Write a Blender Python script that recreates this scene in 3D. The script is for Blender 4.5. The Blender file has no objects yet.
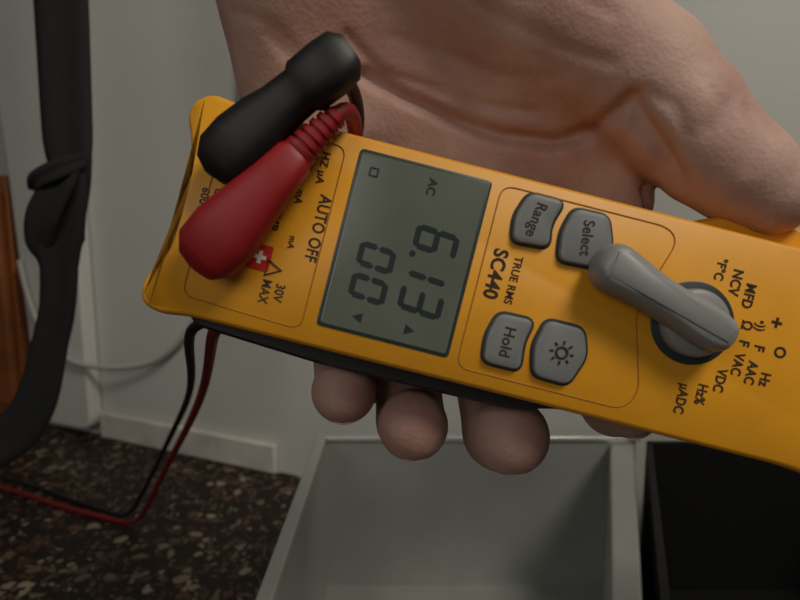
import bpy, bmesh, math
import numpy as np
from mathutils import Vector, Matrix

scene = bpy.context.scene
scene.view_settings.view_transform = 'Standard'
try: scene.view_settings.look = 'None'
except Exception: pass

# ------------------------------------------------------------------ camera
P = math.radians(8)
CAM = Vector((0, 0, 0.30))
R = Vector((1, 0, 0)); F = Vector((0, math.cos(P), -math.sin(P))); U = Vector((0, math.sin(P), math.cos(P)))
cd = bpy.data.cameras.new('camera'); cam = bpy.data.objects.new('camera', cd)
scene.collection.objects.link(cam); scene.camera = cam
cam.location = CAM; cam.rotation_euler = (math.radians(90) - P, 0, 0)
cd.sensor_width = 36; cd.lens = 27; cd.clip_start = 0.005
cd.dof.use_dof = True; cd.dof.focus_distance = 0.20; cd.dof.aperture_fstop = 13

# frame of the held things: 1 unit = 0.283 mm, origin on the meter's face
S = 0.17 / 600
ORG = CAM + F * 0.17
HM = Matrix(((R.x * S, U.x * S, -F.x * S, ORG.x), (R.y * S, U.y * S, -F.y * S, ORG.y), (R.z * S, U.z * S, -F.z * S, ORG.z), (0, 0, 0, 1)))
def W(x, y, z): return HM @ Vector((x, y, z))

# ------------------------------------------------------------------ materials
def mat(name, col, rough=0.5, metal=0.0, noise=0.0, nscale=50, bump=0.0, bscale=300, spec=0.5, coord='Object', bdist=0.001):
    m = bpy.data.materials.new(name); m.use_nodes = True
    nt = m.node_tree; b = nt.nodes['Principled BSDF']
    b.inputs['Base Color'].default_value = (*col, 1)
    b.inputs['Roughness'].default_value = rough
    b.inputs['Metallic'].default_value = metal
    b.inputs['Specular IOR Level'].default_value = spec
    tc = nt.nodes.new('ShaderNodeTexCoord')
    if noise:
        n = nt.nodes.new('ShaderNodeTexNoise'); n.inputs['Scale'].default_value = nscale; n.inputs['Detail'].default_value = 5
        nt.links.new(tc.outputs[coord], n.inputs['Vector'])
        r = nt.nodes.new('ShaderNodeMapRange'); r.inputs['From Min'].default_value = .3; r.inputs['From Max'].default_value = .7
        r.inputs['To Min'].default_value = 1 - noise; r.inputs['To Max'].default_value = 1 + noise
        nt.links.new(n.outputs['Fac'], r.inputs['Value'])
        mx = nt.nodes.new('ShaderNodeVectorMath'); mx.operation = 'SCALE'
        mx.inputs[0].default_value = col
        nt.links.new(r.outputs['Result'], mx.inputs['Scale'])
        nt.links.new(mx.outputs['Vector'], b.inputs['Base Color'])
    if bump:
        n2 = nt.nodes.new('ShaderNodeTexNoise'); n2.inputs['Scale'].default_value = bscale; n2.inputs['Detail'].default_value = 4
        nt.links.new(tc.outputs[coord], n2.inputs['Vector'])
        bp = nt.nodes.new('ShaderNodeBump'); bp.inputs['Strength'].default_value = bump; bp.inputs['Distance'].default_value = bdist
        nt.links.new(n2.outputs['Fac'], bp.inputs['Height']); nt.links.new(bp.outputs['Normal'], b.inputs['Normal'])
    return m

M_yel = mat('yellow_plastic', (0.78, 0.345, 0.016), .45, noise=.05, nscale=.02)
M_yeld = mat('yellow_groove', (0.40, 0.16, 0.012), .6)
M_blk = mat('black_rubber', (0.012, 0.012, 0.012), .55)
M_ink = mat('print_ink', (0.035, 0.018, 0.008), .6)
M_btn = mat('grey_button', (0.20, 0.21, 0.21), .5)
M_knob = mat('grey_knob', (0.25, 0.255, 0.25), .45)
M_ring = mat('dark_ring', (0.03, 0.04, 0.04), .4)
M_lcd = mat('lcd_glass', (0.132, 0.150, 0.122), .25, noise=.12, nscale=.01, spec=.5)
M_lcdf = mat('lcd_frame', (0.03, 0.048, 0.042), .35)
M_seg = mat('lcd_segment', (0.016, 0.026, 0.028), .4)
M_red = mat('red_plastic', (0.29, 0.008, 0.011), .5)
M_redc = mat('red_cable', (0.20, 0.008, 0.010), .55)
M_black = mat('black_plastic', (0.006, 0.006, 0.006), .5)
M_redlab = mat('red_label', (0.55, 0.02, 0.015), .5)
M_white = mat('white_print', (0.75, 0.7, 0.6), .5)
M_cab = mat('white_cable_jacket', (0.46, 0.46, 0.42), .55)

def skin_mat():
    m = bpy.data.materials.new('skin'); m.use_nodes = True
    nt = m.node_tree; b = nt.nodes['Principled BSDF']
    tc = nt.nodes.new('ShaderNodeTexCoord')
    n = nt.nodes.new('ShaderNodeTexNoise'); n.inputs['Scale'].default_value = 42; n.inputs['Detail'].default_value = 6
    nt.links.new(tc.outputs['Object'], n.inputs['Vector'])
    cr = nt.nodes.new('ShaderNodeValToRGB')
    cr.color_ramp.elements[0].position = .34; cr.color_ramp.elements[0].color = (0.41, 0.22, 0.18, 1)
    cr.color_ramp.elements[1].position = .66; cr.color_ramp.elements[1].color = (0.53, 0.34, 0.275, 1)
    nt.links.new(n.outputs['Fac'], cr.inputs['Fac']); nt.links.new(cr.outputs['Color'], b.inputs['Base Color'])
    b.inputs['Roughness'].default_value = .6
    b.inputs['Subsurface Weight'].default_value = .2
    b.inputs['Subsurface Radius'].default_value = (1, .4, .25); b.inputs['Subsurface Scale'].default_value = .002
    v = nt.nodes.new('ShaderNodeTexVoronoi'); v.inputs['Scale'].default_value = 700
    nt.links.new(tc.outputs['Object'], v.inputs['Vector'])
    n2 = nt.nodes.new('ShaderNodeTexNoise'); n2.inputs['Scale'].default_value = 200; n2.inputs['Detail'].default_value = 7
    nt.links.new(tc.outputs['Object'], n2.inputs['Vector'])
    ad = nt.nodes.new('ShaderNodeMath'); ad.operation = 'MULTIPLY_ADD'; ad.inputs[1].default_value = .4
    nt.links.new(v.outputs['Distance'], ad.inputs[0]); nt.links.new(n2.outputs['Fac'], ad.inputs[2])
    bp = nt.nodes.new('ShaderNodeBump'); bp.inputs['Strength'].default_value = .26; bp.inputs['Distance'].default_value = .001
    nt.links.new(ad.outputs[0], bp.inputs['Height']); nt.links.new(bp.outputs['Normal'], b.inputs['Normal'])
    return m
M_skin = skin_mat()
M_nail = mat('nail', (0.56, 0.37, 0.31), .35)

# ------------------------------------------------------------------ helpers
def empty(name, mw=Matrix()):
    e = bpy.data.objects.new(name, None); scene.collection.objects.link(e); e.matrix_world = mw
    e.empty_display_size = 0.01
    return e
def mesh_obj(name, verts, faces, m, parent=None, smooth=False):
    me = bpy.data.meshes.new(name); me.from_pydata([tuple(v) for v in verts], [], faces)
    bm = bmesh.new(); bm.from_mesh(me); bmesh.ops.recalc_face_normals(bm, faces=bm.faces); bm.to_mesh(me); bm.free()
    if smooth:
        me.polygons.foreach_set('use_smooth', [True] * len(me.polygons))
    o = bpy.data.objects.new(name, me); scene.collection.objects.link(o)
    me.materials.append(m)
    if parent: o.parent = parent
    return o
def autosmooth(o, ang=40):
    for p in o.data.polygons: p.use_smooth = True
    o.data.set_sharp_from_angle(angle=math.radians(ang))
def rounded(pts, r=8, n=5):
    out = []; N = len(pts)
    for i in range(N):
        p0 = Vector(pts[i - 1]); p1 = Vector(pts[i]); p2 = Vector(pts[(i + 1) % N])
        a = p1 + (p0 - p1).normalized() * min(r, (p0 - p1).length * .49)
        c = p1 + (p2 - p1).normalized() * min(r, (p2 - p1).length * .49)
        for k in range(n + 1):
            t = k / n
            out.append((1 - t) ** 2 * a + 2 * t * (1 - t) * p1 + t * t * c)
    res = [out[0]]
    for p in out[1:]:
        if (p - res[-1]).length > 1e-3: res.append(p)
    if (res[0] - res[-1]).length < 1e-3: res.pop()
    return res
def loft(name, pts, layers, m, parent=None, ang=35):
    pts = [Vector(p) for p in pts]; N = len(pts)
    area = sum(pts[i].x * pts[(i + 1) % N].y - pts[(i + 1) % N].x * pts[i].y for i in range(N))
    sg = 1 if area > 0 else -1
    nrm = []
    for i in range(N):
        d = (pts[(i + 1) % N] - pts[i - 1]).normalized()
        nrm.append(Vector((d.y, -d.x)) * sg)
    verts = []; faces = []
    for z, off in layers:
        for p, n in zip(pts, nrm):
            q = p + n * off; verts.append((q.x, q.y, z))
    L = len(layers)
    for l in range(L - 1):
        for i in range(N):
            j = (i + 1) % N
            faces.append((l * N + i, l * N + j, (l + 1) * N + j, (l + 1) * N + i))
    faces.append(tuple(range(N))); faces.append(tuple((L - 1) * N + i for i in range(N)))
    o = mesh_obj(name, verts, faces, m, parent); autosmooth(o, ang)
    return o
def circle(cx, cy, r, n=40): return [(cx + r * math.cos(2 * math.pi * i / n), cy + r * math.sin(2 * math.pi * i / n)) for i in range(n)]
def rect(cx, cy, w, h, r=5, rot=0):
    c, s = math.cos(rot), math.sin(rot)
    return rounded([(cx + x * c - y * s, cy + x * s + y * c) for x, y in ((-w / 2, -h / 2), (w / 2, -h / 2), (w / 2, h / 2), (-w / 2, h / 2))], r)
def curve(name, pts, rad, m, parent=None, cyclic=False, typ='NURBS'):
    cu = bpy.data.curves.new(name, 'CURVE'); cu.dimensions = '3D'; cu.bevel_depth = rad; cu.bevel_resolution = 4; cu.resolution_u = 10
    sp = cu.splines.new(typ); sp.points.add(len(pts) - 1)
    for i, p in enumerate(pts):
        sp.points[i].co = (*p, 1)
    if typ == 'NURBS': sp.order_u = 4; sp.use_endpoint_u = True
    sp.use_cyclic_u = cyclic; cu.use_fill_caps = True
    o = bpy.data.objects.new(name, cu); scene.collection.objects.link(o); cu.materials.append(m)
    if parent: o.parent = parent
    return o
def sweep(name, secs, m, parent=None, n=24, e=3.0, up=Vector((0, 0, 1))):
    verts = []; faces = []; N = n
    pts = [Vector(s[0]) for s in secs]
    for i, (p, w, h) in enumerate(secs):
        p = Vector(p)
        d = (pts[min(i + 1, len(pts) - 1)] - pts[max(i - 1, 0)]).normalized()
        side = d.cross(up).normalized(); u2 = side.cross(d).normalized()
        for k in range(N):
            t = 2 * math.pi * k / N; c, s = math.cos(t), math.sin(t)
            x = math.copysign(abs(c) ** (2 / e), c) * w; y = math.copysign(abs(s) ** (2 / e), s) * h
            verts.append(p + side * x + u2 * y)
    for l in range(len(secs) - 1):
        for i in range(N):
            j = (i + 1) % N
            faces.append((l * N + i, l * N + j, (l + 1) * N + j, (l + 1) * N + i))
    faces.append(tuple(range(N))); faces.append(tuple((len(secs) - 1) * N + i for i in range(N)))
    o = mesh_obj(name, verts, faces, m, parent); autosmooth(o, 50)
    return o
def prism(name, base, z0, z1, m, parent=None, bev=0.0):
    N = len(base)
    v = [(x, y, z0) for x, y in base] + [(x, y, z1) for x, y in base]
    f = [tuple(range(N)), tuple(range(N, 2 * N))] + [(i, (i + 1) % N, N + (i + 1) % N, N + i) for i in range(N)]
    o = mesh_obj(name, v, f, m, parent)
    if bev:
        b = o.modifiers.new('bevel', 'BEVEL'); b.width = bev; b.segments = 3
        for p in o.data.polygons: p.use_smooth = True
        o.data.set_sharp_from_angle(angle=math.radians(60))
    return o
def box(name, lo, hi, m, parent=None, bev=0.0, mw=None):
    x0, y0, z0 = lo; x1, y1, z1 = hi
    o = prism(name, [(x0, y0), (x1, y0), (x1, y1), (x0, y1)], z0, z1, m, parent, bev)
    if mw is not None: o.matrix_world = mw
    return o

# ------------------------------------------------------------------ multimeter
th = math.radians(-14.3)
DM = HM @ Matrix.Translation((0, 30, 0)) @ Matrix.Rotation(th, 4, 'Z')
meter = empty('clamp_multimeter', DM)
outline = [(-206, 124), (-226, 127), (-243, 116), (-247, 98), (-238, 78), (-231, 52), (-230, 10), (-232, -34), (-241, -56), (-250, -76),
           (-246, -96), (-226, -103), (-195, -98), (100, -97), (420, -97), (500, -105), (560, -120), (600, -100), (620, 10), (600, 125), (560, 145), (500, 130), (420, 122), (-80, 122), (-180, 121)]
body = loft('body', rounded(outline, 12, 5), [(-62, 0), (-12, 0), (-6, -.8), (-2, -2.6), (0, -5.5)], M_yel, meter)
back_o = [(-205, 108), (-222, 88), (-220, -80), (-202, -110), (-60, -117), (150, -114), (200, -100), (430, -97), (560, -100), (580, 120), (430, 110)]
loft('back_cover', rounded(back_o, 16, 5), [(-116, -30), (-106, -18), (-70, 0), (-44, 0), (-36, -4)], M_blk, meter)
def arc_pts(cx, cy, rx, ry, a0, a1, n=22): return [(cx + rx * math.cos(a0 + (a1 - a0) * i / n), cy + ry * math.sin(a0 + (a1 - a0) * i / n)) for i in range(n + 1)]
for nm, a0, a1 in (('jaw_fixed', -math.pi * .98, -.02), ('jaw_moving', .02, math.pi * .98)):
    o_ = arc_pts(735, 10, 175, 135, a0, a1); i_ = arc_pts(735, 10, 125, 88, a1, a0)
    loft(nm, o_ + i_, [(-80, -3), (-74, 0), (-22, 0), (-15, -4)], M_yel, meter)
loft('trigger', rounded([(262, 110), (285, 128), (320, 143), (400, 148), (450, 144), (470, 110)], 12), [(-72, -3), (-66, 0), (-34, 0), (-28, -4)], M_yel, meter)
def seam(nm, pts):
    curve(nm, [(x, y, .1) for x, y in pts], .7, M_yeld, meter, cyclic=True, typ='POLY')
seam('seam_label', rounded([(-205, -78), (-82, -82), (-82, 106), (-205, 104)], 12))
seam('seam_buttons', rounded([(78, -80), (250, -80), (262, -60), (238, 20), (262, 96), (250, 108), (78, 108)], 14))
loft('display_frame', rect(0, 17.5, 136, 182, 5), [(-.2, 0), (.8, 0), (1.3, -1)], M_lcdf, meter)
loft('display_glass', rect(0, 17.5, 129, 175, 3), [(.5, 0), (1.8, 0), (2.0, -1)], M_lcd, meter)
segmap = {'0': 'abcdef', '1': 'bc', '3': 'abgcd', '6': 'afgedc'}
def seg_digit(ch, ac, bc, h, w, t):
    def hb(y):
        return [(-w / 2 + t * .3, y), (-w / 2 + t * .8, y + t / 2), (w / 2 - t * .8, y + t / 2), (w / 2 - t * .3, y), (w / 2 - t * .8, y - t / 2), (-w / 2 + t * .8, y - t / 2)]
    def vb(x, y0, y1):
        return [(x, y0 + t * .1), (x + t / 2, y0 + t * .55), (x + t / 2, y1 - t * .55), (x, y1 - t * .1), (x - t / 2, y1 - t * .55), (x - t / 2, y0 + t * .55)]
    H = h / 2 - t / 2; X = w / 2 - t / 2
    d = {'a': hb(H), 'g': hb(0), 'd': hb(-H), 'f': vb(-X, 0, H), 'b': vb(X, 0, H), 'e': vb(-X, -H, 0), 'c': vb(X, -H, 0)}
    vs = []; fs = []
    for s_ in segmap[ch]:
        k = len(vs)
        for tx, ty in d[s_]:
            tx += ty * .08
            vs.append((ac + ty, bc - tx, 2.4))
        fs.append(tuple(range(k, k + 6)))
    mesh_obj('digit_' + ch, vs, fs, M_seg, meter)
seg_digit('6', 28, 36, 45, 25, 5.8); seg_digit('1', 28, 8, 45, 25, 5.8); seg_digit('3', 28, -26, 45, 25, 5.8)
seg_digit('0', -26, 6, 38, 25, 5.8); seg_digit('0', -26, -26, 38, 25, 5.8)
loft('decimal_point', circle(8, 19, 3.2, 12), [(2, 0), (2.4, 0)], M_seg, meter)

def text(s, a, b, size, m=M_ink, z=.1, rot=0, wid=1.0, bold=.022, nm=None):
    cu = bpy.data.curves.new('txt', 'FONT'); cu.body = s; cu.size = size; cu.align_x = 'CENTER'; cu.align_y = 'CENTER'
    cu.extrude = .3; cu.offset = bold * size; cu.space_character = 1.05
    o = bpy.data.objects.new(nm or ('print_' + ''.join(c for c in s.lower() if c.isalnum() and ord(c) < 128)), cu); scene.collection.objects.link(o)
    cu.materials.append(m); o.parent = meter
    o.location = (a, b, z); o.rotation_euler = (0, 0, -math.pi / 2 + rot); o.scale = (wid, 1, 1)
    return o
text('AC', 10, 88, 12, M_seg, 2.2); text('\u25A1', -50, 88, 12, M_seg, 2.2, nm='print_icon')
for nm, ac, bc in (('print_arrow_a', 24, -56), ('print_arrow_v', -30, -56)):
    loft(nm, [(ac - 5, bc - 5), (ac + 5, bc), (ac - 5, bc + 5)] if nm[-1] == 'a' else [(ac + 5, bc - 5), (ac - 5, bc), (ac + 5, bc + 5)], [(2.0, 0), (2.4, 0)], M_seg, meter)
text('AUTO OFF', -90, 20, 17, wid=.80)
text('TEMP', -134, 22, 14, wid=.85); text('mA', -116, 46, 11, wid=.9); text('mA', -112, 0, 9); text('30V', -112, -52, 13, wid=.85); text('MAX', -126, -54, 13, wid=.85)
text('COM', -160, 60, 10); text('600V', -208, 20, 11); text('CAT III', -196, 20, 9); text('HZ \u00B5A', -100, 80, 11)
text('SC440', 93, 20, 20, wid=.92, bold=.03); text('TRUE RMS', 112, 18, 11.5, wid=.9)
tri = curve('warning_triangle', [(-130, -22, .4), (-130, -38, .4), (-115, -30, .4)], 1.2, M_ink, meter, cyclic=True, typ='POLY')
loft('red_badge', rect(-139, -2, 23, 26, 2), [(0, 0), (.5, 0)], M_redlab, meter).location = (0, -20, 0)
loft('badge_cross_a', rect(-139, -22, 13, 4, .5), [(.5, 0), (.9, 0)], M_white, meter)
loft('badge_cross_b', rect(-139, -22, 4, 13, .5), [(.5, 0), (.95, 0)], M_white, meter)

def button(nm, pts):
    loft(nm + '_well', rounded(pts, 9), [(-.5, 3.2), (.5, 3), (.9, 1.5)], M_ring, meter)
    loft(nm, rounded(pts, 9), [(0, 0), (4.5, 0), (6.5, -1.2), (7.5, -4)], M_btn, meter)
button('button_range', [(101, 55), (138, 58), (134, 80), (142, 106), (106, 106), (97, 80)])
button('button_select', [(150, 48), (190, 50), (199, 74), (188, 103), (153, 102), (146, 76)])
button('button_hold', [(106, -17), (142, -16), (137, -40), (140, -68), (102, -68), (99, -42)])
button('button_light', [(154, -12), (192, -12), (201, -38), (190, -70), (154, -69), (147, -40)])
text('Range', 118, 81, 15.5, z=7.6, rot=-.12, wid=.9, bold=.016); text('Select', 171, 76, 15.5, z=7.6, rot=.12, wid=.9, bold=.016); text('Hold', 120, -43, 15.5, z=7.6, wid=.95, bold=.016)
curve('sun_icon', [(x, y, 7.8) for x, y in circle(175, -40, 5.5, 16)], 1.2, M_ink, meter, cyclic=True, typ='POLY')
for k in range(8):
    t = k * math.pi / 4; c, s_ = math.cos(t), math.sin(t)
    curve('sun_ray', [(175 + 8.5 * c, -40 + 8.5 * s_, 7.8), (175 + 12 * c, -40 + 12 * s_, 7.8)], 1.1, M_ink, meter, typ='POLY')

# dial
DX, DY = 296, 21
loft('dial_well', circle(DX, DY, 42, 56), [(-.5, 0), (.8, 0), (1.5, -1.5)], M_ring, meter)
loft('dial_base', circle(DX, DY, 34, 56), [(0, 0), (9, 0), (13, -2), (15, -6)], M_knob, meter)
ax = Vector((-132, 44)).normalized(); sd = Vector((-ax.y, ax.x)); hub = Vector((DX, DY))
lev = []
prof = [(-31, 5), (-28, 14), (-15, 19), (5, 20), (30, 18), (60, 18), (85, 21), (103, 23), (114, 18), (119, 8)]
for l, w in prof: lev.append(hub + ax * l + sd * w)
for l, w in reversed(prof): lev.append(hub + ax * l - sd * w)
loft('dial_lever', rounded([tuple(p) for p in lev], 6, 3), [(10, 2), (24, 1), (33, -1.5), (37, -4.5), (39, -8)], M_knob, meter, ang=60)
for s_, a, b, z_, wd in (('\u00B0F\u00B0C', 310, 80, 13, .85), ('NCV', 328, 71, 14.5, .85), ('MFD', 344, 61, 14.5, .85), ('\u03A9', 349, 32, 14.5, .9), ('F', 351, 14, 14.5, .9), ('VAC', 350, -8, 14, .8),
                   ('VDC', 337, -28, 14, .8), ('Hz%', 322, -46, 14, .8), ('\u00B5ADC', 304, -55, 14, .8), ('AAC', 365, -13, 14, .8), ('Hz', 380, -16, 14, .85), ('O', 388, 14, 16, .9), ('F', 367, 13, 14.5, .9), ('\u2022))', 363, 35, 12, .9), ('+', 377, 42, 20, 1)):
    text(s_, a, b, z_, wid=wd, bold=.03)

# ------------------------------------------------------------------ test leads
def lead(name, m, barrel, secs, cable, rad, mc):
    e = empty(name, HM)
    loft('barrel', circle(barrel[0], barrel[1], barrel[2], 28), [(0.3, 0), (14, 0), (18, -2)], m, e)
    sweep('plug', secs, m, e)
    inv = HM.inverted()
    curve('cable', [inv @ Vector(p) for p in cable], rad / S, mc, e)
    return e
bl = [((-182, 122, 24), 6, 8), ((-179, 125, 25), 20, 14), ((-168, 134, 27), 30, 19), ((-150, 149, 32), 31, 21), ((-128, 167, 36), 28, 20), ((-112, 180, 39), 23, 18), ((-92, 195, 42), 22, 17),
      ((-88, 198, 43), 26, 20), ((-66, 214, 46), 27, 20), ((-52, 225, 48), 25, 18), ((-45, 230, 48), 16, 12)]
black = lead('test_lead', M_black, (-158, 144, 22), bl,
     [W(-58, 215, 40), W(-50, 217, 10), W(-44, 214, -60), W(-50, 185, -118), W(-90, 120, -125), W(-150, 30, -128), W(-196, -20, -128),
      Vector((-.0760, .213, .262)), Vector((-.0850, .2357, .2480)), Vector((-.1200, .3397, .200)), Vector((-.169, .43, .142)), Vector((-.205, .487, .094)), Vector((-.245, .535, .036)), Vector((-.270, .556, .0028)), Vector((-.30, .575, .0028)), Vector((-.354, .600, .0028)), Vector((-.455, .66, .0028)), Vector((-.60, .70, .0028))], .0020, M_black)
rd = [((-198, 32, 20), 8, 8), ((-195, 35, 21), 22, 14), ((-185, 45, 24), 33, 19), ((-165, 65, 29), 34, 21), ((-146, 85, 32), 29, 20), ((-122, 110, 34), 23, 18), ((-100, 134, 34), 20, 16), ((-97, 137, 34), 16, 13)]
t0 = Vector((-95, 139, 33)); d_ = Vector((40, 42, -3)).normalized()
for k in range(6):
    rr = 16 - k * .9
    rd += [(tuple(t0 + d_ * (k * 9)), rr, rr), (tuple(t0 + d_ * (k * 9 + 5)), rr, rr), (tuple(t0 + d_ * (k * 9 + 6)), rr - 3, rr - 3), (tuple(t0 + d_ * (k * 9 + 8)), rr - 3, rr - 3)]
red = lead('test_lead.001', M_red, (-172, 58, 26), rd,
     [W(-62, 174, 30), W(-55, 182, 24), W(-49, 191, 5), W(-48, 188, -80), W(-60, 150, -124), W(-100, 90, -128), W(-140, 20, -130), W(-180, -25, -128),
      Vector((-.0650, .208, .262)), Vector((-.0736, .2300, .2527)), Vector((-.1100, .330, .202)), Vector((-.156, .41, .142)), Vector((-.192, .467, .095)), Vector((-.231, .515, .035)), Vector((-.256, .543, .0028)), Vector((-.29, .560, .0028)), Vector((-.354, .583, .0028)), Vector((-.455, .640, .0028)), Vector((-.60, .68, .0028))], .0024, M_redc)

# ------------------------------------------------------------------ hand (implicit surface)
palm = [((-30, 900, -190), 88, (-20, 560, -160), 100), ((-20, 560, -160), 100, (-100, 400, -150), 105), ((20, 540, -160), 100, (95, 420, -130), 105),
        ((-118, 400, -150), 112, (-112, 190, -200), 82), ((-112, 190, -200), 80, (-85, 50, -180), 46),
        ((0, 360, -165), 90, (0, 50, -180), 48), ((60, 350, -165), 90, (100, 40, -182), 50), ((110, 340, -165), 80, (205, 20, -180), 50),
        ((150, 290, -160), 72, (235, 120, -165), 48),
        ((170, 250, -150), 66, (262, 120, -135), 46)]
thenar = [((70, 410, -115), 108, (170, 325, -92), 92), ((170, 325, -92), 92, (268, 246, -72), 76)]
thumb = [((268, 246, -72), 76, (306, 198, -58), 67), ((306, 198, -58), 67, (334, 160, -46), 58), ((334, 160, -46), 58, (362, 134, -36), 53), ((362, 134, -36), 53, (388, 112, -28), 44)]
fing = [
    [((-85, 50, -180), 46, (-72, -50, -164), 40), ((-72, -50, -164), 40, (-66, -108, -132), 37), ((-66, -108, -132), 37, (-64, -104, -84), 37)],
    [((0, 50, -180), 46, (8, -75, -166), 43), ((8, -75, -166), 43, (13, -147, -134), 41), ((13, -147, -134), 41, (15, -143, -84), 40)],
    [((100, 40, -182), 48, (115, -95, -167), 46), ((115, -95, -167), 46, (124, -162, -136), 46), ((124, -162, -136), 46, (127, -156, -88), 44)],
    [((205, 20, -180), 48, (238, -80, -166), 42), ((238, -80, -166), 42, (262, -128, -138), 38), ((262, -128, -138), 38, (268, -124, -96), 36)]]
def cone(p, a, ra, b, rb):
    a = np.array(a, np.float32); b = np.array(b, np.float32); ab = b - a
    t = np.clip(((p - a) @ ab) / (ab @ ab), 0, 1)
    q = p - a - t[:, None] * ab
    return np.sqrt((q * q).sum(1)) - (ra + t * (rb - ra))
def smin(a, b, k):
    h = np.maximum(k - np.abs(a - b), 0) / k
    return np.minimum(a, b) - h * h * k * .25
def chain(p, prims, k):
    d = None
    for a, ra, b, rb in prims:
        c = cone(p, a, ra, b, rb); d = c if d is None else smin(d, c, k)
    return d
def sdf(p):
    d = chain(p, palm, 45)
    t = chain(p, thenar, 20)
    t = smin(t, chain(p, thumb, 10), 10)
    d = smin(d, t, 26)
    res = d
    for f in fing:
        res = np.minimum(res, smin(d, chain(p, f, 7), 16))
    return res
cell = 4.5
lo = np.array([-275, -235, -310]); hi = np.array([455, 1010, 25])
nn = ((hi - lo) / cell).astype(int) + 1
xs, ys, zs = [lo[i] + cell * np.arange(nn[i]) for i in range(3)]
vals = np.empty(nn, np.float32)
for i, x in enumerate(xs):
    yy, zz = np.meshgrid(ys, zs, indexing='ij')
    p = np.stack([np.full(yy.size, x), yy.ravel(), zz.ravel()], 1).astype(np.float32)
    vals[i] = sdf(p).reshape(nn[1], nn[2])
Sg = vals < 0
c8 = [Sg[a:nn[0] - 1 + a, b:nn[1] - 1 + b, c:nn[2] - 1 + c] for a in (0, 1) for b in (0, 1) for c in (0, 1)]
cnt = sum(c.astype(np.int8) for c in c8)
mask = (cnt > 0) & (cnt < 8)
idx = -np.ones(mask.shape, np.int64); idx[mask] = np.arange(mask.sum())
ii = np.argwhere(mask)
V = lo + cell * (ii + .5)
quads = []
for ax_ in range(3):
    a1, a2 = (ax_ + 1) % 3, (ax_ + 2) % 3
    s0 = [slice(None)] * 3; s1 = [slice(None)] * 3
    s0[ax_] = slice(0, -1); s1[ax_] = slice(1, None)
    ch = Sg[tuple(s0)] ^ Sg[tuple(s1)]
    e = np.argwhere(ch)
    ok = (e[:, a1] > 0) & (e[:, a2] > 0) & (e[:, a1] < nn[a1] - 1) & (e[:, a2] < nn[a2] - 1)
    e = e[ok]
    inside = Sg[tuple(e.T)]
    def cid(d1, d2):
        q = e.copy(); q[:, a1] -= d1; q[:, a2] -= d2
        return idx[tuple(q.T)]
    q = np.stack([cid(1, 1), cid(0, 1), cid(0, 0), cid(1, 0)], 1)
    q[~inside] = q[~inside][:, ::-1]
    quads.append(q)
quads = np.concatenate(quads)
def grad(p, h=1.0):
    g = np.empty_like(p)
    for k in range(3):
        o = np.zeros(3, np.float32); o[k] = h
        g[:, k] = sdf(p + o) - sdf(p - o)
    return g / np.maximum(np.linalg.norm(g, axis=1)[:, None], 1e-6)
V = V.astype(np.float32)
for _ in range(3):
    V -= grad(V) * sdf(V)[:, None]
G = grad(V)
creases = [
    ([(-42, 262), (0, 238), (60, 212), (120, 190), (175, 180), (215, 188), (236, 205)], 15, 7),
    ([(236, 205), (252, 178), (272, 150), (290, 118), (300, 90)], 13, 7),
    ([(-60, 300), (-20, 262), (30, 246), (90, 226), (150, 212)], 5, 5),
    ([(60, 330), (110, 290), (160, 262), (215, 240)], 2.6, 5.5),
    ([(120, 350), (165, 310), (215, 285)], 2.2, 5.5),
    ([(-10, 300), (50, 280), (110, 250), (160, 235)], 2.4, 5),
    ([(-150, 300), (-110, 262), (-80, 220)], 3.0, 5.5),
    ([(-190, 330), (-140, 305), (-95, 262)], 2.4, 5),
    ([(246, 212), (275, 192), (285, 165)], 2.8, 5.5),
    ([(312, 235), (330, 205), (318, 172)], 2.6, 5),
    ([(300, 222), (316, 196), (304, 166)], 2.2, 5),
    ([(345, 190), (352, 160), (340, 125)], 2.4, 5),
    ([(-180, 380), (-60, 372), (60, 395)], 2.4, 6),
    ([(-180, 362), (-60, 350), (30, 366)], 2.0, 5)]
disp = np.zeros(len(V), np.float32)
for pl, dep, wd in creases:
    pl = np.array(pl, np.float32); dm = np.full(len(V), 1e9, np.float32)
    for a, b in zip(pl[:-1], pl[1:]):
        ab = b - a; t = np.clip(((V[:, :2] - a) @ ab) / (ab @ ab), 0, 1)
        q = V[:, :2] - a - t[:, None] * ab
        dm = np.minimum(dm, np.sqrt((q * q).sum(1)))
    disp += dep * np.exp(-(dm / wd) ** 2) * np.clip(G[:, 2] * 2, 0, 1)
disp = np.minimum(disp, 15)
V -= G * disp[:, None]
me = bpy.data.meshes.new('hand'); me.from_pydata(V.tolist(), [], quads.tolist()); me.validate()
me.transform(HM)
me.polygons.foreach_set('use_smooth', [True] * len(me.polygons))
hand = bpy.data.objects.new('hand', me); scene.collection.objects.link(hand); me.materials.append(M_skin)
sm = hand.modifiers.new('smooth', 'SMOOTH'); sm.factor = .5; sm.iterations = 4
def nail(nm, c, ydir, ndir, w, l):
    y = Vector(ydir).normalized(); n = Vector(ndir).normalized(); n = (n - y * n.dot(y)).normalized(); x = y.cross(n)
    vs = []; fs = []; A, B = 10, 10
    for i in range(A + 1):
        for j in range(B + 1):
            u_ = -1 + 2 * i / A; v_ = -1 + 2 * j / B
            rx = u_ * w * (1 - .12 * v_ * v_); ry = v_ * l * (1 - .15 * u_ * u_)
            vs.append(HM @ (Vector(c) + x * rx + y * ry + n * (2.0 - w * .42 * u_ * u_ - l * .10 * v_ * v_)))
    for i in range(A):
        for j in range(B):
            k = i * (B + 1) + j; fs.append((k, k + 1, k + B + 2, k + B + 1))
    o = mesh_obj(nm, vs, fs, M_nail, hand, True)
    so = o.modifiers.new('thick', 'SOLIDIFY'); so.thickness = .0005; so.offset = 0
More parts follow.
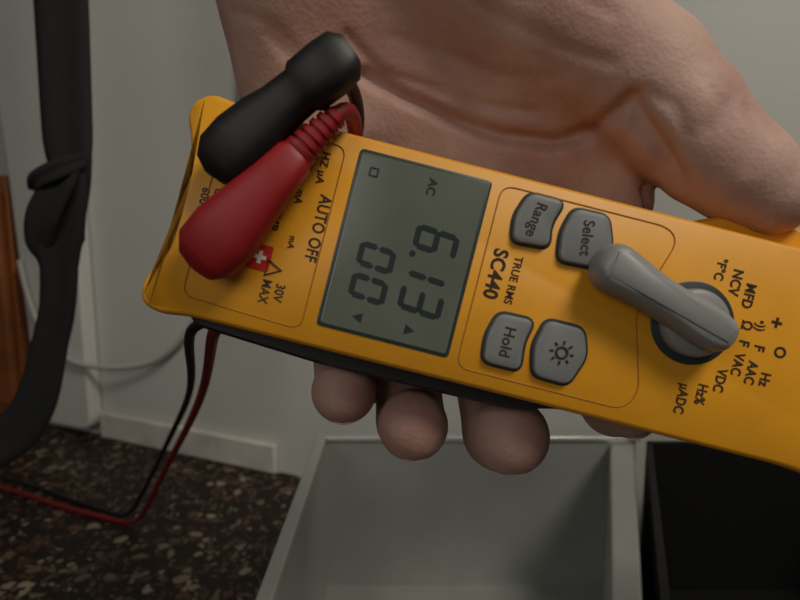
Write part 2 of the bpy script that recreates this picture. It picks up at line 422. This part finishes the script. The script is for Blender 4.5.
for k, f in enumerate(fing):
    (a, ra, b, rb) = f[-1]; a = Vector(a); b = Vector(b)
    nail('nail_%d' % (k + 1), b + Vector((0, -rb + 1, -7)), b - a, (0, -1, 0), rb * .55, rb * .68)
nail('nail_thumb', Vector((388, 112, -28)) + Vector((.62, .55, -.55)).normalized() * 44 + Vector((-6, 7, -2)), (58, -62, 12), (.62, .55, -.55), 25, 28)

# ------------------------------------------------------------------ room
def terrazzo():
    m = bpy.data.materials.new('terrazzo'); m.use_nodes = True; nt = m.node_tree; b = nt.nodes['Principled BSDF']
    tc = nt.nodes.new('ShaderNodeTexCoord')
    wn = nt.nodes.new('ShaderNodeTexNoise'); wn.inputs['Scale'].default_value = 90
    nt.links.new(tc.outputs['Object'], wn.inputs['Vector'])
    wm = nt.nodes.new('ShaderNodeVectorMath'); wm.operation = 'MULTIPLY_ADD'; wm.inputs[1].default_value = (.006, .006, 0)
    nt.links.new(wn.outputs['Color'], wm.inputs[0]); nt.links.new(tc.outputs['Object'], wm.inputs[2])
    prev = None
    for sc, thr, sz in ((170, .5, .16), (85, .62, .14)):
        v = nt.nodes.new('ShaderNodeTexVoronoi'); v.inputs['Scale'].default_value = sc
        v2 = nt.nodes.new('ShaderNodeTexVoronoi'); v2.inputs['Scale'].default_value = sc; v2.feature = 'DISTANCE_TO_EDGE'
        nt.links.new(wm.outputs[0], v.inputs['Vector']); nt.links.new(wm.outputs[0], v2.inputs['Vector'])
        sep = nt.nodes.new('ShaderNodeSeparateColor'); nt.links.new(v.outputs['Color'], sep.inputs[0])
        cr = nt.nodes.new('ShaderNodeValToRGB'); e = cr.color_ramp.elements
        e[0].position = 0; e[0].color = (.055, .026, .015, 1); e[1].position = 1; e[1].color = (.31, .25, .175, 1)
        x = e.new(.45); x.color = (.11, .058, .036, 1); x = e.new(.8); x.color = (.17, .13, .085, 1)
        nt.links.new(sep.outputs[0], cr.inputs['Fac'])
        g1 = nt.nodes.new('ShaderNodeMath'); g1.operation = 'GREATER_THAN'; g1.inputs[1].default_value = thr; nt.links.new(sep.outputs[1], g1.inputs[0])
        g2 = nt.nodes.new('ShaderNodeMath'); g2.operation = 'GREATER_THAN'; g2.inputs[1].default_value = sz; nt.links.new(v2.outputs['Distance'], g2.inputs[0])
        mu = nt.nodes.new('ShaderNodeMath'); mu.operation = 'MULTIPLY'; nt.links.new(g1.outputs[0], mu.inputs[0]); nt.links.new(g2.outputs[0], mu.inputs[1])
        mx = nt.nodes.new('ShaderNodeMix'); mx.data_type = 'RGBA'
        nt.links.new(mu.outputs[0], mx.inputs['Factor'])
        if prev is None: mx.inputs['A'].default_value = (.016, .010, .007, 1)
        else: nt.links.new(prev, mx.inputs['A'])
        nt.links.new(cr.outputs['Color'], mx.inputs['B']); prev = mx.outputs['Result']
    nt.links.new(prev, b.inputs['Base Color']); b.inputs['Roughness'].default_value = .55
    b.inputs['Specular IOR Level'].default_value = .3
    return m
M_ter = terrazzo()
M_wall = mat('painted_wall', (0.60, 0.60, 0.565), .55, noise=.04, nscale=6, bump=.15, bscale=120)
M_panel = mat('white_panel', (0.61, 0.605, 0.57), .4, noise=.03, nscale=8)
M_base = mat('baseboard_paint', (0.62, 0.60, 0.54), .45, noise=.12, nscale=40)
M_steel = mat('galvanised_steel', (0.40, 0.41, 0.39), .36, metal=.55, noise=.18, nscale=9)
M_rim = mat('steel_rim', (0.52, 0.52, 0.50), .32, metal=.6)
M_wood = mat('brown_wood', (0.26, 0.080, 0.020), .5, noise=.25, nscale=18)
M_chrome = mat('hinge_metal', (0.6, 0.6, 0.57), .35, metal=.7)
M_strap = mat('black_webbing', (0.007, 0.007, 0.007), .85, bump=.6, bscale=700)
M_bin = mat('black_bin', (0.007, 0.007, 0.007), .6, spec=.25)
M_brass = mat('threshold_brass', (0.5, 0.36, 0.12), .4, metal=.6)

box('floor', (-2.2, -1.5, -.05), (2.2, 2.0, 0), M_ter)
wa = math.atan2(-.181, .398)
WM = Matrix.Translation((-.142, .674, 0)) @ Matrix.Rotation(wa, 4, 'Z')
box('wall_back', (-1.6, 0, 0), (1.5, .08, 2.2), M_wall, mw=WM)
box('baseboard_back', (-.289, -.010, 0), (.0, -.0005, .036), M_base, bev=.003, mw=WM)
dp = rounded([(-.395, .012), (-.291, .012), (-.291, 2.0), (-.425, 2.0), (-.425, .45), (-.42, .40)], .022, 8)
door = empty('door_1', WM)
vs = [(p.x, y, p.y) for y in (-.022, -.001) for p in dp]; N = len(dp)
fs = [tuple(range(N)), tuple(range(N, 2 * N))] + [(i, (i + 1) % N, N + (i + 1) % N, N + i) for i in range(N)]
leaf = mesh_obj('leaf', vs, fs, M_panel, door)
bv = leaf.modifiers.new('bevel', 'BEVEL'); bv.width = .004; bv.segments = 3; bv.limit_method = 'ANGLE'
cab = empty('wooden_cabinet', WM)
box('case', (-1.0, -.018, 0.0), (-.428, -.002, .355), M_wood, cab, bev=.002)
box('door_leaf', (-.98, -.030, .03), (-.436, -.0185, .335), M_wood, cab, bev=.003)
box('hinge_plate', (-.475, -.034, .235), (-.442, -.0305, .282), M_chrome, cab, bev=.001)
curve('hinge_pin', [(-.445, -.036, .23), (-.445, -.036, .287)], .005, M_chrome, cab, typ='POLY')
curve('hinge_screw', [(-.463, -.033, .258), (-.463, -.038, .258)], .006, M_chrome, cab, typ='POLY')
box('trim_1', (-.56, -.05, 0.0), (-.40, -.031, .004), M_brass, bev=.001, mw=WM)
wc = empty('white_cable', WM)
curve('jacket', [(-.01, -.006, 1.2), (-.012, -.006, .75), (-.02, -.006, .55), (-.03, -.006, .42), (-.05, -.006, .31), (-.0735, -.006, .245), (-.111, -.007, .172), (-.16, -.010, .125), (-.20, -.014, .110), (-.27, -.028, .102), (-.34, -.028, .112), (-.385, -.027, .16), (-.40, -.027, .24)], .0036, M_cab, wc)

# steel box (sheet metal, tapering plan)
sb = empty('steel_box', Matrix())
T = .004; zt = .126
BL = (-.062, .452); BR = (.184, .452); FR = (.0726, .145); FL = (-.062, .145)
dirv = (Vector(FR) - Vector(BR)).normalized(); nin = Vector((dirv.y, -dirv.x))
if nin.x > 0: nin = -nin
def off(p, d): q = Vector(p) + nin * d; return (q.x, q.y)
prism('bottom', [BL, BR, FR, FL], .0005, .0045, M_steel, sb)
prism('back_side', [BL, BR, (BR[0], BR[1] - T), (BL[0], BL[1] - T)], .0045, zt, M_steel, sb)
prism('front_side', [FL, FR, (FR[0], FR[1] + T), (FL[0], FL[1] + T)], .0045, zt, M_steel, sb)
prism('left_side', [(BL[0], BL[1] - T), (BL[0] + T, BL[1] - T), (FL[0] + T, FL[1] + T), (FL[0], FL[1] + T)], .0045, zt, M_steel, sb)
prism('right_side', [off(BR, .0), off(BR, .018), off(FR, .012), off(FR, .0)], .0047, zt - .002, M_steel, sb, bev=.002)
prism('rim_back', [(BL[0] - .003, .454), (BR[0] + .003, .454), (BR[0] + .003, .446), (BL[0] - .003, .446)], zt, zt + .004, M_rim, sb, bev=.001)
prism('rim_left', [(BL[0] - .003, .446), (BL[0] + .005, .446), (FL[0] + .005, FL[1]), (FL[0] - .003, FL[1])], zt, zt + .004, M_rim, sb, bev=.001)
# black storage bin next to it
bn = empty('storage_bin', Matrix())
c = [(.190, .443), (.345, .443), (.345, .145), (.0790, .145)]
prism('bottom', c, .0005, .006, M_bin, bn)
def wall_seg(nm, p, q, t, z0, z1):
    p = Vector(p); q = Vector(q); d = (q - p).normalized(); n = Vector((d.y, -d.x)) * t
    prism(nm, [tuple(p), tuple(q), tuple(q + n), tuple(p + n)], z0, z1, M_bin, bn)
for nm, a, b in (('back_side', c[0], c[1]), ('right_side', c[1], c[2]), ('front_side', c[2], c[3]), ('left_side', c[3], c[0])):
    wall_seg(nm, a, b, .004, .006, .128)

# strap
st = empty('webbing_strap', Matrix())
def ribbon(name, pts, widths, twist=None, th_=.0018, wave=.0012):
    vs = []; fs = []
    P_ = [Vector(p) for p in pts]; out = []; ws = []; tw = []
    twist = twist or [0] * len(pts)
    for i in range(len(P_) - 1):
        p0 = P_[max(i - 1, 0)]; p1 = P_[i]; p2 = P_[i + 1]; p3 = P_[min(i + 2, len(P_) - 1)]
        for k in range(8):
            t = k / 8
            out.append(.5 * ((2 * p1) + (-p0 + p2) * t + (2 * p0 - 5 * p1 + 4 * p2 - p3) * t * t + (-p0 + 3 * p1 - 3 * p2 + p3) * t ** 3))
            ws.append(widths[i] * (1 - t) + widths[i + 1] * t); tw.append(twist[i] * (1 - t) + twist[i + 1] * t)
    out.append(P_[-1]); ws.append(widths[-1]); tw.append(twist[-1])
    for i, p in enumerate(out):
        d = (out[min(i + 1, len(out) - 1)] - out[max(i - 1, 0)]).normalized()
        side = d.cross(Vector((0, 1, 0))).normalized()
        side = Matrix.Rotation(tw[i], 3, d) @ side
        n = side.cross(d).normalized()
        for k in range(7):
            u_ = -1 + k / 3
            vs.append(p + side * ws[i] / 2 * u_ + n * wave * math.cos(u_ * 5))
    for i in range(len(out) - 1):
        for k in range(6):
            a = i * 7 + k; fs.append((a, a + 1, a + 8, a + 7))
    o = mesh_obj(name, vs, fs, M_strap, st, True)
    so = o.modifiers.new('thick', 'SOLIDIFY'); so.thickness = th_; so.offset = 0
    return o
ribbon('webbing_upper', [(-.262, .50, .95), (-.257, .487, .60), (-.2545, .477, .46), (-.249, .462, .36), (-.246, .458, .335), (-.250, .456, .31), (-.256, .455, .28)], [.046, .046, .045, .040, .034, .038, .03], [0, .1, .15, .1, .2, .3, .3])
ribbon('webbing_lower', [(-.244, .452, .338), (-.248, .448, .315), (-.254, .446, .285), (-.2535, .445, .262), (-.256, .443, .232), (-.262, .4414, .2075), (-.273, .435, .163), (-.292, .4315, .137), (-.33, .43, .125), (-.42, .44, .14), (-.50, .46, .22)], [.024, .040, .044, .030, .028, .028, .034, .036, .036, .036, .036], [.3, .2, .1, .1, .1, .1, .2, .25, .2, .1, 0])
ribbon('fold', [(-.236, .447, .342), (-.246, .442, .325), (-.260, .441, .300), (-.266, .445, .280), (-.264, .452, .266)], [.012, .024, .026, .020, .01], [.1, .2, .1, -.1, 0])
ribbon('tie', [(-.270, .449, .318), (-.262, .440, .325), (-.245, .439, .333), (-.230, .447, .34)], [.010, .013, .014, .010])

# ------------------------------------------------------------------ lights
w = bpy.data.worlds.new('world'); scene.world = w; w.use_nodes = True
w.node_tree.nodes['Background'].inputs[0].default_value = (1, .97, .90, 1); w.node_tree.nodes['Background'].inputs[1].default_value = .055
def area(name, loc, target, size, power, col):
    l = bpy.data.lights.new(name, 'AREA'); l.size = size; l.energy = power; l.color = col
    o = bpy.data.objects.new(name, l); scene.collection.objects.link(o); o.location = loc
    o.rotation_euler = (Vector(target) - Vector(loc)).to_track_quat('-Z', 'Y').to_euler()
area('ceiling_lamp', (.60, -.40, 1.30), (0, .25, .28), .40, 9.4, (1, .93, .81))
area('fill_light', (-.6, -.8, .75), (0, .4, .2), .6, 2.4, (1, .96, .90))  # added fill from the left front to brighten the fingers, no real lamp
